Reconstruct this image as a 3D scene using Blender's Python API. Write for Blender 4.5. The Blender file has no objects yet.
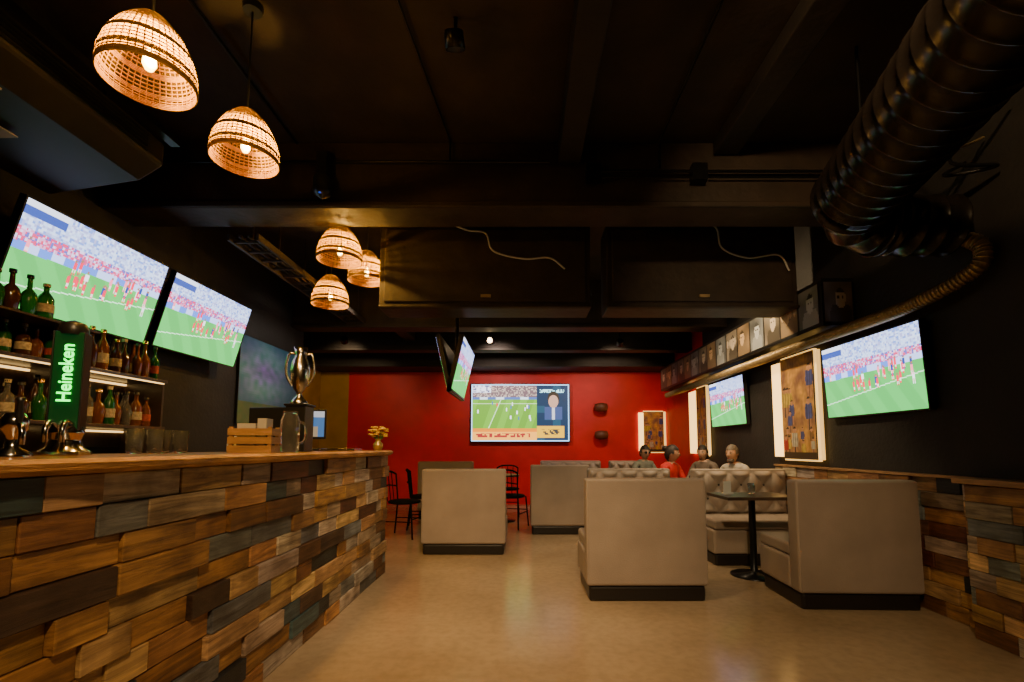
import bpy, math, random
from mathutils import Vector, Matrix, Euler, noise
random.seed(7)
R=math.radians
scene=bpy.context.scene
COL=scene.collection

# ---------------------------------------------------------------- materials
def mat(name,color,rough=.6,metal=0,emit=None,es=0,var=0,vscale=8,bump=0,bscale=40,trans=0,spec=None,stretch=None,coat=0):
    m=bpy.data.materials.new(name); m.use_nodes=True
    nt=m.node_tree; p=nt.nodes['Principled BSDF']
    c=(*color,1)
    p.inputs['Base Color'].default_value=c
    p.inputs['Roughness'].default_value=rough
    p.inputs['Metallic'].default_value=metal
    if spec is not None: p.inputs['Specular IOR Level'].default_value=spec
    if trans: p.inputs['Transmission Weight'].default_value=trans
    if coat: p.inputs['Coat Weight'].default_value=coat
    if emit:
        p.inputs['Emission Color'].default_value=(*emit,1); p.inputs['Emission Strength'].default_value=es
    if var or bump:
        tc=nt.nodes.new('ShaderNodeTexCoord'); mp=nt.nodes.new('ShaderNodeMapping')
        nt.links.new(tc.outputs['Object'],mp.inputs[0])
        if stretch: mp.inputs['Scale'].default_value=stretch
    if var:
        n=nt.nodes.new('ShaderNodeTexNoise'); n.inputs['Scale'].default_value=vscale; n.inputs['Detail'].default_value=6
        nt.links.new(mp.outputs[0],n.inputs['Vector'])
        cr=nt.nodes.new('ShaderNodeValToRGB')
        cr.color_ramp.elements[0].position=.3; cr.color_ramp.elements[1].position=.7
        cr.color_ramp.elements[0].color=(*[x*(1-var) for x in color],1)
        cr.color_ramp.elements[1].color=(*[min(1,x*(1+var)) for x in color],1)
        nt.links.new(n.outputs[0],cr.inputs[0]); nt.links.new(cr.outputs[0],p.inputs['Base Color'])
    if bump:
        n2=nt.nodes.new('ShaderNodeTexNoise'); n2.inputs['Scale'].default_value=bscale; n2.inputs['Detail'].default_value=4
        nt.links.new(mp.outputs[0],n2.inputs['Vector'])
        b=nt.nodes.new('ShaderNodeBump'); b.inputs['Strength'].default_value=bump; b.inputs['Distance'].default_value=.02
        nt.links.new(n2.outputs[0],b.inputs['Height']); nt.links.new(b.outputs[0],p.inputs['Normal'])
    return m

def attr_mat(name,emis=0,rough=.5,grain=None,base=1.0):
    m=bpy.data.materials.new(name); m.use_nodes=True
    nt=m.node_tree; p=nt.nodes['Principled BSDF']
    a=nt.nodes.new('ShaderNodeAttribute'); a.attribute_name='Col'
    p.inputs['Roughness'].default_value=rough
    if emis:
        p.inputs['Base Color'].default_value=(.01,.01,.01,1)
        nt.links.new(a.outputs['Color'],p.inputs['Emission Color'])
        p.inputs['Emission Strength'].default_value=emis
    elif grain:
        tc=nt.nodes.new('ShaderNodeTexCoord'); mp=nt.nodes.new('ShaderNodeMapping')
        mp.inputs['Scale'].default_value=grain
        add=nt.nodes.new('ShaderNodeVectorMath'); add.operation='MULTIPLY_ADD'
        nt.links.new(a.outputs['Color'],add.inputs[0]); add.inputs[1].default_value=(37,53,91)
        nt.links.new(tc.outputs['Object'],add.inputs[2]); nt.links.new(add.outputs[0],mp.inputs[0])
        n=nt.nodes.new('ShaderNodeTexNoise'); n.inputs['Scale'].default_value=1; n.inputs['Detail'].default_value=9; n.inputs['Roughness'].default_value=.68
        n.inputs['Distortion'].default_value=.9
        nt.links.new(mp.outputs[0],n.inputs['Vector'])
        cr=nt.nodes.new('ShaderNodeValToRGB'); cr.color_ramp.elements[0].position=.33; cr.color_ramp.elements[1].position=.66
        cr.color_ramp.elements[0].color=(.33,.29,.27,1); cr.color_ramp.elements[1].color=(1.3,1.25,1.15,1)
        nt.links.new(n.outputs[0],cr.inputs[0])
        n3=nt.nodes.new('ShaderNodeTexNoise'); n3.inputs['Scale'].default_value=5; n3.inputs['Detail'].default_value=5
        nt.links.new(add.outputs[0],n3.inputs['Vector'])
        cr3=nt.nodes.new('ShaderNodeValToRGB'); cr3.color_ramp.elements[0].position=.35; cr3.color_ramp.elements[1].position=.6
        cr3.color_ramp.elements[0].color=(.55,.5,.47,1); cr3.color_ramp.elements[1].color=(1.05,1.05,1.05,1)
        nt.links.new(n3.outputs[0],cr3.inputs[0])
        mx=nt.nodes.new('ShaderNodeMixRGB'); mx.blend_type='MULTIPLY'; mx.inputs[0].default_value=1
        nt.links.new(a.outputs['Color'],mx.inputs[1]); nt.links.new(cr.outputs[0],mx.inputs[2])
        mx2=nt.nodes.new('ShaderNodeMixRGB'); mx2.blend_type='MULTIPLY'; mx2.inputs[0].default_value=1
        nt.links.new(mx.outputs[0],mx2.inputs[1]); nt.links.new(cr3.outputs[0],mx2.inputs[2])
        nt.links.new(mx2.outputs[0],p.inputs['Base Color'])
        b=nt.nodes.new('ShaderNodeBump'); b.inputs['Strength'].default_value=.4; b.inputs['Distance'].default_value=.01
        nt.links.new(n.outputs[0],b.inputs['Height']); nt.links.new(b.outputs[0],p.inputs['Normal'])
    else:
        nt.links.new(a.outputs['Color'],p.inputs['Base Color'])
    return m

M={}
M['ceil']=mat('ceiling_black_paint',(.026,.016,.010),.75,var=.4,vscale=3,bump=.3,bscale=12)
M['beam']=mat('beam_dark_paint',(.032,.020,.013),.6,var=.35,vscale=5,bump=.25,bscale=15)
M['beamd']=mat('beam_black_paint',(.016,.011,.008),.65,var=.35,vscale=5,bump=.25,bscale=15)
M['casing']=mat('dark_unit_casing',(.012,.009,.008),.55,var=.25,vscale=5)
M['wall']=mat('wall_charcoal',(.016,.014,.0135),.7,var=.25,vscale=4,bump=.2,bscale=30)
M['red']=mat('wall_red_paint',(.60,.006,.012),.55,var=.12,vscale=3,bump=.1,bscale=40)
M['yellow']=mat('wall_yellow_paint',(.40,.21,.015),.6,var=.15,vscale=3)
M['black']=mat('black_satin',(.012,.012,.012),.35)
M['blackm']=mat('black_metal',(.015,.015,.016),.3,.6)
M['duct']=mat('duct_black',(.018,.014,.012),.24,.35,var=.3,vscale=6)
M['flex']=mat('flex_duct_foil',(.40,.29,.15),.4,.5,var=.2,vscale=20)
M['chrome']=mat('chrome',(.6,.57,.52),.15,1)
M['silver']=mat('silver',(.6,.54,.46),.22,1)
M['gold']=mat('gold_trim',(.75,.45,.12),.25,1)
M['uph']=mat('booth_faux_leather',(.29,.232,.19),.5,var=.13,vscale=3,bump=.14,bscale=110)
M['plinth']=mat('booth_plinth_black',(.010,.008,.008),.4)
M['tabletop']=mat('table_dark_wood',(.05,.03,.02),.3,var=.4,vscale=6,stretch=(1,8,1))
M['wood']=mat('bar_top_wood',(.24,.105,.035),.28,var=.5,vscale=3,stretch=(7,.9,7),bump=.1,bscale=20,coat=.3)
M['edge']=mat('bar_top_live_edge',(.42,.21,.08),.45,var=.5,vscale=6,stretch=(1,1,9),bump=.5,bscale=20)
M['crate']=mat('crate_wood',(.36,.2,.09),.5,var=.3,vscale=8,stretch=(1,1,6))
M['plank']=attr_mat('reclaimed_wood',rough=.5,grain=(2.5,14,30))
M['screen']=attr_mat('tv_screen',emis=3.2)
M['poster']=attr_mat('printed_photo',rough=.4)
M['white']=mat('white_plastic',(.5,.48,.45),.4)
M['glass']=mat('clear_glass',(.8,.8,.78),.05,trans=.95)
M['green_g']=mat('green_bottle_glass',(.015,.13,.025),.1,trans=.3)
M['amber']=mat('amber_bottle',(.20,.06,.01),.1,trans=.3)
M['brown_g']=mat('brown_bottle',(.05,.018,.01),.1)
M['clearb']=mat('clear_bottle',(.22,.20,.17),.08,trans=.6)
M['label']=mat('bottle_label',(.42,.34,.22),.6,var=.4,vscale=60)
M['labelr']=mat('bottle_label_red',(.35,.05,.03),.6,var=.4,vscale=60)
M['bulb']=mat('bulb_glow',(1,.7,.3),.4,emit=(1,.60,.12),es=20)
M['led']=mat('led_warm',(1,.8,.5),.4,emit=(1,.55,.14),es=3.2)
M['leddim']=mat('led_warm_dim',(1,.8,.5),.4,emit=(1,.55,.13),es=1.5)
M['neon']=mat('neon_green',(.1,1,.3),.4,emit=(.03,1,.08),es=5)
M['taptower']=mat('tap_tower_green',(.008,.05,.015),.2,emit=(.0,.25,.06),es=.06)
M['flower']=mat('yellow_petals',(.8,.5,.05),.5,var=.3,vscale=30)
M['leaf']=mat('green_leaf',(.05,.16,.03),.5)
M['vase']=mat('vase_ceramic',(.6,.4,.12),.3,.7)
M['sconce']=mat('sconce_brown',(.12,.04,.02),.5)
M['dl']=mat('downlight_glow',(1,.8,.5),.4,emit=(1,.68,.38),es=12)
M['chairblk']=mat('chair_black_powder_coat',(.006,.006,.006),.8,spec=.1)

def concrete():
    m=bpy.data.materials.new('polished_concrete_floor'); m.use_nodes=True
    nt=m.node_tree; p=nt.nodes['Principled BSDF']
    tc=nt.nodes.new('ShaderNodeTexCoord')
    n=nt.nodes.new('ShaderNodeTexNoise'); n.inputs['Scale'].default_value=.8; n.inputs['Detail'].default_value=8; n.inputs['Roughness'].default_value=.6
    n2=nt.nodes.new('ShaderNodeTexNoise'); n2.inputs['Scale'].default_value=18; n2.inputs['Detail'].default_value=5
    nt.links.new(tc.outputs['Object'],n.inputs['Vector']); nt.links.new(tc.outputs['Object'],n2.inputs['Vector'])
    cr=nt.nodes.new('ShaderNodeValToRGB'); e=cr.color_ramp.elements
    e[0].position=.3; e[0].color=(.28,.20,.125,1); e[1].position=.72; e[1].color=(.42,.32,.21,1)
    nt.links.new(n.outputs[0],cr.inputs[0])
    cr2=nt.nodes.new('ShaderNodeValToRGB'); e=cr2.color_ramp.elements
    e[0].position=.3; e[0].color=(.86,.86,.86,1); e[1].position=.6; e[1].color=(1,1,1,1)
    nt.links.new(n2.outputs[0],cr2.inputs[0])
    mx=nt.nodes.new('ShaderNodeMixRGB'); mx.blend_type='MULTIPLY'; mx.inputs[0].default_value=1
    nt.links.new(cr.outputs[0],mx.inputs[1]); nt.links.new(cr2.outputs[0],mx.inputs[2]); nt.links.new(mx.outputs[0],p.inputs['Base Color'])
    mr=nt.nodes.new('ShaderNodeMapRange'); mr.inputs[3].default_value=.12; mr.inputs[4].default_value=.27
    nt.links.new(n.outputs[0],mr.inputs[0]); nt.links.new(mr.outputs[0],p.inputs['Roughness'])
    return m
M['floor']=concrete()

def glow_shell():  # translucent shell added to the wicker shades so they glow all over
    m=bpy.data.materials.new('lamp_glow_shell'); m.use_nodes=True
    nt=m.node_tree; nt.nodes.clear()
    o=nt.nodes.new('ShaderNodeOutputMaterial'); t=nt.nodes.new('ShaderNodeBsdfTranslucent'); tr=nt.nodes.new('ShaderNodeBsdfTransparent')
    t.inputs[0].default_value=(.75,.44,.02,1)
    d=nt.nodes.new('ShaderNodeBsdfDiffuse'); d.inputs[0].default_value=(.22,.125,.004,1)
    m1=nt.nodes.new('ShaderNodeMixShader'); m1.inputs[0].default_value=.45
    m2=nt.nodes.new('ShaderNodeMixShader'); m2.inputs[0].default_value=.5
    nt.links.new(t.outputs[0],m1.inputs[1]); nt.links.new(d.outputs[0],m1.inputs[2])
    nt.links.new(m1.outputs[0],m2.inputs[1]); nt.links.new(tr.outputs[0],m2.inputs[2]); nt.links.new(m2.outputs[0],o.inputs[0])
    return m
M['glow_shell']=glow_shell()
M['wicker']=mat('wicker_rattan',(.24,.12,.008),.6,var=.35,vscale=40)

# ---------------------------------------------------------------- mesh builder
class B:
    def __init__(s): s.v=[];s.f=[];s.m=[];s.s=[];s.c=[]
    def _add(s,vs,fs,m=0,smooth=False,T=None,col=None):
        o=len(s.v)
        for p in vs:
            p=Vector(p)
            if T is not None: p=T@p
            s.v.append(p[:])
        for f in fs:
            s.f.append([i+o for i in f]); s.m.append(m); s.s.append(smooth); s.c.append(col or (1,1,1))
    def box(s,x0,x1,y0,y1,z0,z1,m=0,T=None,col=None):
        vs=[(x0,y0,z0),(x1,y0,z0),(x1,y1,z0),(x0,y1,z0),(x0,y0,z1),(x1,y0,z1),(x1,y1,z1),(x0,y1,z1)]
        fs=[(0,3,2,1),(4,5,6,7),(0,1,5,4),(1,2,6,5),(2,3,7,6),(3,0,4,7)]
        s._add(vs,fs,m,False,T,col)
    def lathe(s,prof,c=(0,0,0),n=24,m=0,T=None,smooth=True,caps=True):
        vs=[];fs=[]
        for r,z in prof:
            for i in range(n):
                a=2*math.pi*i/n; vs.append((c[0]+r*math.cos(a),c[1]+r*math.sin(a),c[2]+z))
        for j in range(len(prof)-1):
            for i in range(n):
                k=(i+1)%n; fs.append((j*n+i,j*n+k,(j+1)*n+k,(j+1)*n+i))
        s._add(vs,fs,m,smooth,T)
        if caps:
            if prof[0][0]>1e-4: s._add(vs[:n],[list(range(n))[::-1]],m,False,T)
            if prof[-1][0]>1e-4: s._add(vs[-n:],[list(range(n))],m,False,T)
    def tube(s,pts,r,n=8,m=0,T=None,caps=True,closed=False):
        pts=[Vector(p) for p in pts]; N=len(pts)
        rs=r if isinstance(r,(list,tuple)) else [r]*N
        d0=(pts[1]-pts[0]).normalized()
        up=Vector((0,0,1)) if abs(d0.z)<.9 else Vector((1,0,0))
        u=d0.cross(up).normalized(); vs=[];fs=[]
        for i,p in enumerate(pts):
            if closed: d=(pts[(i+1)%N]-pts[i-1]).normalized()
            elif i==0: d=d0
            elif i==N-1: d=(pts[-1]-pts[-2]).normalized()
            else: d=(pts[i+1]-pts[i-1]).normalized()
            u=(u-d*u.dot(d)).normalized(); w=d.cross(u)
            for k in range(n):
                a=2*math.pi*k/n; vs.append(p+(u*math.cos(a)+w*math.sin(a))*rs[i])
        for j in range(N if closed else N-1):
            j2=(j+1)%N
            for k in range(n):
                k2=(k+1)%n; fs.append((j*n+k,j*n+k2,j2*n+k2,j2*n+k))
        s._add(vs,fs,m,True,T)
        if caps and not closed:
            s._add(vs[:n],[list(range(n))[::-1]],m,False,T); s._add(vs[-n:],[list(range(n))],m,False,T)
    def ball(s,c,r,n=12,m=0,T=None):
        if not isinstance(r,(list,tuple)): r=(r,r,r)
        vs=[];fs=[];k=n//2
        for j in range(k+1):
            t=math.pi*j/k
            for i in range(n):
                a=2*math.pi*i/n
                vs.append((c[0]+r[0]*math.sin(t)*math.cos(a),c[1]+r[1]*math.sin(t)*math.sin(a),c[2]-r[2]*math.cos(t)))
        for j in range(k):
            for i in range(n):
                i2=(i+1)%n; fs.append((j*n+i,j*n+i2,(j+1)*n+i2,(j+1)*n+i))
        s._add(vs,fs,m,True,T)
    def build(s,name,mats,parent=None,loc=(0,0,0),rot=(0,0,0),bevel=0,bseg=2,color=False):
        me=bpy.data.meshes.new(name+'_mesh'); me.from_pydata(s.v,[],s.f)
        for mm in mats: me.materials.append(M[mm] if isinstance(mm,str) else mm)
        me.polygons.foreach_set('material_index',s.m); me.polygons.foreach_set('use_smooth',s.s)
        if color:
            ca=me.color_attributes.new('Col','FLOAT_COLOR','CORNER'); data=[]
            for f,c in zip(s.f,s.c):
                data+= [c[0],c[1],c[2],1]*len(f)
            ca.data.foreach_set('color',data)
        me.update()
        o=bpy.data.objects.new(name,me); COL.objects.link(o)
        o.location=loc; o.rotation_euler=rot
        if parent: o.parent=parent
        if bevel:
            bm=o.modifiers.new('bevel','BEVEL'); bm.width=bevel; bm.segments=bseg; bm.limit_method='ANGLE'; bm.angle_limit=R(40)
        return o
def empty(name,loc=(0,0,0),rot=(0,0,0)):
    e=bpy.data.objects.new(name,None); e.location=loc; e.rotation_euler=rot; e.empty_display_size=.1; COL.objects.link(e); return e
def grid(name,w,h,nx,ny,fn,material,parent=None,loc=(0,0,0),rot=(0,0,0)):
    b=B()
    vs=[(-w/2+w*i/nx,0,-h/2+h*j/ny) for j in range(ny+1) for i in range(nx+1)]
    b.v=[tuple(v) for v in vs]
    for j in range(ny):
        for i in range(nx):
            a=j*(nx+1)+i
            b.f.append([a,a+1,a+nx+2,a+nx+1]); b.m.append(0); b.s.append(False)
            b.c.append(fn((i+.5)/nx,(j+.5)/ny))
    return b.build(name,[material],parent,loc,rot,color=True)

# ---------------------------------------------------------------- room shell
XL,XR,YB,YF,ZC=-3.45,3.02,10.2,-1.6,3.7
def slab(name,x0,x1,y0,y1,z0,z1,m):
    b=B(); b.box(x0,x1,y0,y1,z0,z1); return b.build(name,[m])
slab('floor',-4.5,3.2,YF,YB+.15,-.1,0,'floor')
slab('ceiling',-4.5,3.2,YF,YB+.15,ZC,ZC+.1,'ceil')
slab('wall_left',XL-.15,XL,YF,7.4,0,ZC,'wall')
slab('wall_left_return',-4.35,XL-.15,7.25,7.4,0,ZC,'wall')
slab('wall_left_alcove',-4.5,-4.35,7.25,YB,0,ZC,'yellow')
slab('wall_right',XR,XR+.15,YF,8.0,0,ZC,'wall')
slab('wall_right_red',XR,XR+.15,8.0,YB,0,ZC,'red')
slab('wall_back',-3.75,XR+.15,YB,YB+.15,0,ZC,'red')
slab('wall_back_yellow',-4.5,-3.75,YB,YB+.15,0,ZC,'yellow')
slab('wall_front',-4.5,3.2,YF-.15,YF,0,ZC,'wall')

def beam(name,x0,x1,y0,y1,z0,z1=ZC,m='beam'):
    b=B(); b.box(x0,x1,y0,y1,z0,z1); b.box(x0,x1,y0-.02,y0,z0,z0+.05)
    return b.build(name,[m],bevel=.01)
beam('trim_1_ceiling_beam',XL,XR,3.75,4.1,3.14)
beam('trim_2_ceiling_beam',XL,XR,7.0,7.3,2.97)
beam('trim_3_ceiling_beam',-4.35,XR,8.5,8.75,2.93,m='beamd')
beam('trim_4_ceiling_beam',-4.35,XR,9.5,10.2,2.80,m='beamd')
beam('trim_5_ceiling_beam',.28,.46,YF,3.73,3.5,m='beamd')
beam('trim_6_ceiling_beam',.28,.42,5.05,6.98,3.2,m='beamd')
beam('trim_8_ceiling_beam',1.55,1.75,YF,3.73,3.58,m='beamd')
beam('trim_9_ceiling_beam',-2.15,-1.95,7.3,8.48,3.1,m='beamd')
b=B()
b.tube([(.6,3.70,3.42),(2.9,3.70,3.42)],.012,6); b.tube([(-3.4,3.70,3.5),(0.2,3.70,3.5)],.012,6); b.tube([(.6,3.70,3.37),(2.4,3.70,3.37)],.008,6)
b.tube([(-1.85,YF,3.66),(-1.85,3.7,3.66)],.012,6); b.box(.5,.62,3.66,3.725,3.33,3.47); b.box(1.35,1.47,3.66,3.725,3.33,3.47)
b.tube([(1.1,YF,3.67),(1.1,3.7,3.67),(1.1,3.70,3.45)],.01,6); b.tube([(-.6,3.7,3.5),(-.6,3.71,3.69)],.01,6); b.tube([(-.9,0,3.68),(-.6,3.7,3.68)],.008,6)
b.build('ceiling_conduit',['blackm'])
b=B(); x=-2.5
for s_ in (-.13,.13): b.box(x+s_-.012,x+s_+.012,4.12,6.97,3.03,3.09)
y=4.2
while y<6.95: b.box(x-.13,x+.13,y,y+.02,3.04,3.06); y+=.22
for y in (4.5,5.6,6.7):
    for s_ in (-.13,.13): b.tube([(x+s_,y,3.08),(x+s_,y,ZC-.002)],.006,6)
b.tube([(x-.04,4.13,3.075),(x-.05,5.5,3.075),(x-.03,6.95,3.075)],.014,6); b.tube([(x+.04,4.13,3.075),(x+.02,5.5,3.075),(x+.05,6.95,3.075)],.011,6)
b.build('cable_tray',['beam'])

# ---------------------------------------------------------------- reclaimed wood
PC=[((.52,.31,.13),6),((.62,.42,.20),5),((.46,.25,.10),4.5),((.25,.12,.05),3.5),((.15,.05,.03),1.8),((.03,.038,.045),1.6),((.40,.33,.24),3),((.60,.54,.45),2.2),((.06,.11,.12),1),((.20,.23,.25),1.6),((.09,.055,.04),1.3)]
def planks(name,L,H,rows,parent,loc,rot,lmin=.16,lmax=.48):
    b=B(); rh=H/rows
    for r in range(rows):
        x=-random.random()*.4
        while x<L:
            l=random.uniform(lmin,lmax); x0=max(0,x); x1=min(L,x+l)
            if x1-x0>.03:
                c=random.choices([p[0] for p in PC],[p[1] for p in PC])[0]
                k=random.uniform(.65,1.15); c=(c[0]*k,c[1]*k*random.uniform(.93,1.07),c[2]*k*random.uniform(.9,1.15))
                d=random.uniform(.012,.040)
                b.box(x0+.001,x1-.0015,-d,0,r*rh+.001,(r+1)*rh-.002,0,col=c)
            x+=l
    return b.build(name,['plank'],parent,loc,rot,bevel=.003,bseg=1,color=True)
bar=empty('bar_counter')
BX=-1.36; BY0=-1.0; BY1=4.72
b=B(); b.box(BX-.5,BX,BY0,BY1,0,1.12); b.build('core',['black'],bar)
planks('plank_cladding_front',BY1-BY0+.03,1.12,11,bar,(BX,BY0,0),(0,0,R(90)))
planks('plank_cladding_end',.5,1.12,11,bar,(BX,BY1,0),(0,0,R(180)))
b=B(); N=90
vs=[];fs=[]
for i in range(N+1):
    y=-1.05+(4.9+1.05)*i/N
    e=-1.27+.018*noise.noise(Vector((y*2.2,0,0)))*2+.008*noise.noise(Vector((y*9,3,0)))
    if i>N-3: e-= .03*(i-(N-3))
    for (x,z) in [(-2.02,1.122),(-2.02,1.168),(e-.012,1.168),(e+.006,1.155),(e,1.136),(e-.02,1.122)]: vs.append((x,y,z))
for i in range(N):
    for k in range(6):
        k2=(k+1)%6; fs.append((i*6+k,i*6+k2,(i+1)*6+k2,(i+1)*6+k))
b.v=vs; b.f=[list(f) for f in fs]+[[0,5,4,3,2,1],[N*6+i for i in range(6)]]
b.m=[(1 if (q%6) in (2,3,4) else 0) for q in range(len(fs))]+[1,1]; b.s=[False]*len(b.f); b.c=[(1,1,1)]*len(b.f)
b.build('live_edge_top',['wood','edge'],bar)

w=empty('wood_wainscot')
planks('panel_planks',2.55,.98,9,w,(XR-.002,5.75,0),(0,0,R(-90)))
b=B(); b.box(XR-.05,XR-.002,3.2,5.75,.98,1.0); b.build('cap_rail',['crate'],w)
w2=empty('wood_bench_cabinet')
b=B(); b.box(2.86,XR-.005,-1.5,3.14,0,.96); b.build('carcass',['black'],w2)
planks('panel_planks_near',4.64,.96,9,w2,(2.86,3.14,0),(0,0,R(-90)))
planks('panel_planks_end',.15,.96,9,w2,(XR-.006,3.14,0),(0,0,R(180)))
b=B(); b.box(2.80,XR-.005,-1.5,3.18,.965,1.0); b.build('ledge',['crate'],w2,bevel=.005)

# ---------------------------------------------------------------- screens
def rnd(u,v,nx,ny,s=0):
    a=math.sin(int(u*nx)*12.9898+int(v*ny)*78.233+s*37.7)*43758.5453
    return a-math.floor(a)
random.seed(21)
pl=[(random.gauss(.58,.2),random.uniform(.32,.55),random.choice([(.75,.02,.06),(.75,.02,.06),(.75,.75,.8),(.02,.05,.25),(.9,.2,.3)])) for _ in range(34)]
def football(u,v):
    asp=16/9
    for (px,py,c) in pl:
        du=(u-px)*asp; dv=v-py
        if abs(du)<.018 and .03<dv<.105: return c
        if (du)**2+(dv-.12)**2<.00022: return (.25,.12,.08)
        if (abs(du-.009)<.006 or abs(du+.009)<.006) and -.02<dv<=.03: return (.85,.6,.6) if dv>.0 else c
    if v>.86 and u<.24: return (.03,.06,.28) if v<.94 else (.6,.65,.8)
    if v>.74:
        k=rnd(u,v,70,45)
        return [(.36,.45,.75),(.42,.55,.85),(.3,.32,.6),(.15,.24,.6),(.5,.6,.85)][int(k*5)]
    if v>.60+.05*u:
        k=rnd(u,v,90,50,2)
        return [(.6,.04,.12),(.5,.06,.18),(.6,.25,.45),(.10,.10,.4),(.6,.5,.75)][int(k*5)]
    if v>.52+.05*u:
        k=rnd(u,v,14,1,5); return (.08,.18,.65) if k<.5 else (.4,.5,.85)
    s=.85+.15*(1 if int((u+v*.4)*9)%2 else 0)
    if abs(v-(.18+.25*u))<.006: return (.5,.8,.5)
    return (.06*s,.42*s,.08*s)
random.seed(5)
pl2=[(random.uniform(.05,.62),random.uniform(.38,.68),random.choice([(.8,.8,.85),(.55,.02,.03),(.02,.05,.3)])) for _ in range(14)]
def mainmatch(u,v):
    if u<.012 or u>.988 or v<.02 or v>.98: return (.35,.6,.9)
    if u>.67:
        if v<.27 and u<.95 and v>.06:
            if abs(v-.16)<.05 and .72<u<.9 and rnd(u,v,60,40)>.45: return (.03,.03,.03)
            return (.60,.32,.005)
        du=(u-.84)*1.78; dv=v-.58
        if du*du+((dv-.12)*.8)**2<.008: return (.4,.22,.15)
        if abs(du)<.16 and -.2<dv<.02: return (.03,.05,.14) if abs(du)>.03 else (.4,.4,.45)
        if du*du+((dv-.17)*.8)**2<.011: return (.02,.015,.01)
        if v>.82 and .7<u<.95 and abs(v-.88)<.03 and rnd(u,v,70,30)>.4: return (.4,.8,.85)
        return (.004,.02,.05) if rnd(u,v,12,8)>.4 else (.008,.045,.08)
    if v<.22:
        if v>.16: return (.6,.17,.005)
        if abs(v-.1)<.035 and rnd(u,v,60,30)>.4 and .05<u<.6: return (.25,.02,.02)
        return (.75,.32,.04)
    if v>.85 and u<.2: return (.7,.7,.8) if rnd(u,v,60,50)>.3 else (.1,.1,.2)
    if v>.78:
        k=rnd(u,v,80,50); return (.35,.27,.23) if k>.6 else (.12,.07,.08)
    if v>.73: return (.5,.6,.7) if rnd(u,v,12,1)>.5 else (.05,.1,.3)
    for (px,py,c) in pl2:
        if abs(u-px)<.006 and abs(v-py)<.03: return c
    if abs(v-.66)<.007 or abs(u-.12-.25*v)<.004: return (.5,.7,.4)
    s=.85+.25*(1 if int((u-.2*v)*14)%2 else 0)
    return (.11*s,.29*s,.02*s)

def tv(name,W,H,loc,rz,tilt,fn,nx=150,ny=84,arm=.2,bez=.012,es=None):
    e=empty(name,loc,(tilt,0,rz))
    b=B(); b.box(-W/2-bez,W/2+bez,0.002,.045,-H/2-bez,H/2+bez)
    b.box(-W/2-bez,-W/2,-.004,.002,-H/2-bez,H/2+bez); b.box(W/2,W/2+bez,-.004,.002,-H/2-bez,H/2+bez)
    b.box(-W/2,W/2,-.004,.002,-H/2-bez,-H/2); b.box(-W/2,W/2,-.004,.002,H/2,H/2+bez)
    b.box(-.12,.12,.045,.045+arm*.35,-.12,.12)
    b.build('housing',['black'],e)
    grid('screen',W,H,nx,ny,fn,es or M['screen'],e,(0,0,0))
    return e
tv('wall_tv',1.18,.68,(-3.17,3.45,2.42),R(90),R(15),football)
tv('wall_tv.001',1.17,.67,(-3.17,4.73,2.42),R(90),R(15),football)
tv('wall_tv.002',1.16,.655,(2.94,4.07,1.81),R(-90),R(3),football,arm=.05)
tv('wall_tv.003',1.16,.655,(2.94,6.95,1.84),R(-90),R(3),football,arm=.05)
tv('projection_screen',2.06,1.2,(-.08,YB-.10,1.92),0,0,mainmatch,200,116,arm=.1,bez=.02)
h=empty('hanging_tv',(-.83,5.85,2.13))
for sgn,rz,nm in ((1,R(90),'right'),(-1,R(-90),'left')):
    g=empty('tv_unit_'+nm,(sgn*.09,0,0),(R(13),0,rz)); g.parent=h
    b=B(); b.box(-.57,.57,.002,.05,-.33,.33); b.build('housing_'+nm,['black'],g)
    grid('screen_'+nm,1.11,.62,110,60,football,M['screen'],g,(0,-.001,0))
b=B(); b.tube([(0,0,-.05),(0,0,1.55)],.025,10); b.box(-.06,.06,-.2,.2,-.02,.05); b.box(-.1,.1,-.1,.1,1.52,1.565)
b.build('ceiling_pole',['blackm'],h)

# ---------------------------------------------------------------- posters
def blue_poster(u,v):
    n=noise.noise(Vector((u*4,v*4,1)))*.5+.5; n2=noise.noise(Vector((u*14,v*14,4)))*.5+.5
    if v<.25: return (.05+.12*n2,.12+.10*n,.06)
    d=math.hypot(u-.35,(v-.6)*1.2)
    k=max(0,1-d*1.8)
    return (.04+.5*k*n2,.10+.6*k*n+.06*n2,.22+.8*k*n2)
random.seed(31)
CP=[(random.uniform(.08,.92),random.uniform(.1,.85),random.uniform(.10,.2),random.choice([(.55,.04,.03),(.7,.5,.08),(.08,.10,.35),(.6,.55,.45),(.35,.18,.06)])) for _ in range(16)]
CP.sort(key=lambda p:-p[1])
def collage(u,v):
    """football collage: overlapping players over a smoky orange ground"""
    n=noise.noise(Vector((u*5,v*7,1)))*.5+.5; n2=noise.noise(Vector((u*18,v*24,9)))*.5+.5
    if v<.06: return (.06,.04,.02)
    c=(.75*n+.1,.42*n+.04,.08)
    for (px,py,s_,col) in CP:
        du=(u-px)*.6/s_; dv=(v-py)/s_
        if du*du+(dv-.15)**2<.035: c=(.55,.28,.15) if dv<.22 else (.03,.015,.01)
        elif abs(du)<.34-.15*abs(dv+.4) and -.75<dv<0: c=col if int((du+2)*9)%2 else tuple(x*.55 for x in col)
        elif abs(du)<.2 and -1.3<dv<=-.75: c=(.45,.23,.12) if abs(du)>.04 else (.03,.02,.02)
    return tuple(x*(.65+.75*n2) for x in c)
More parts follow.
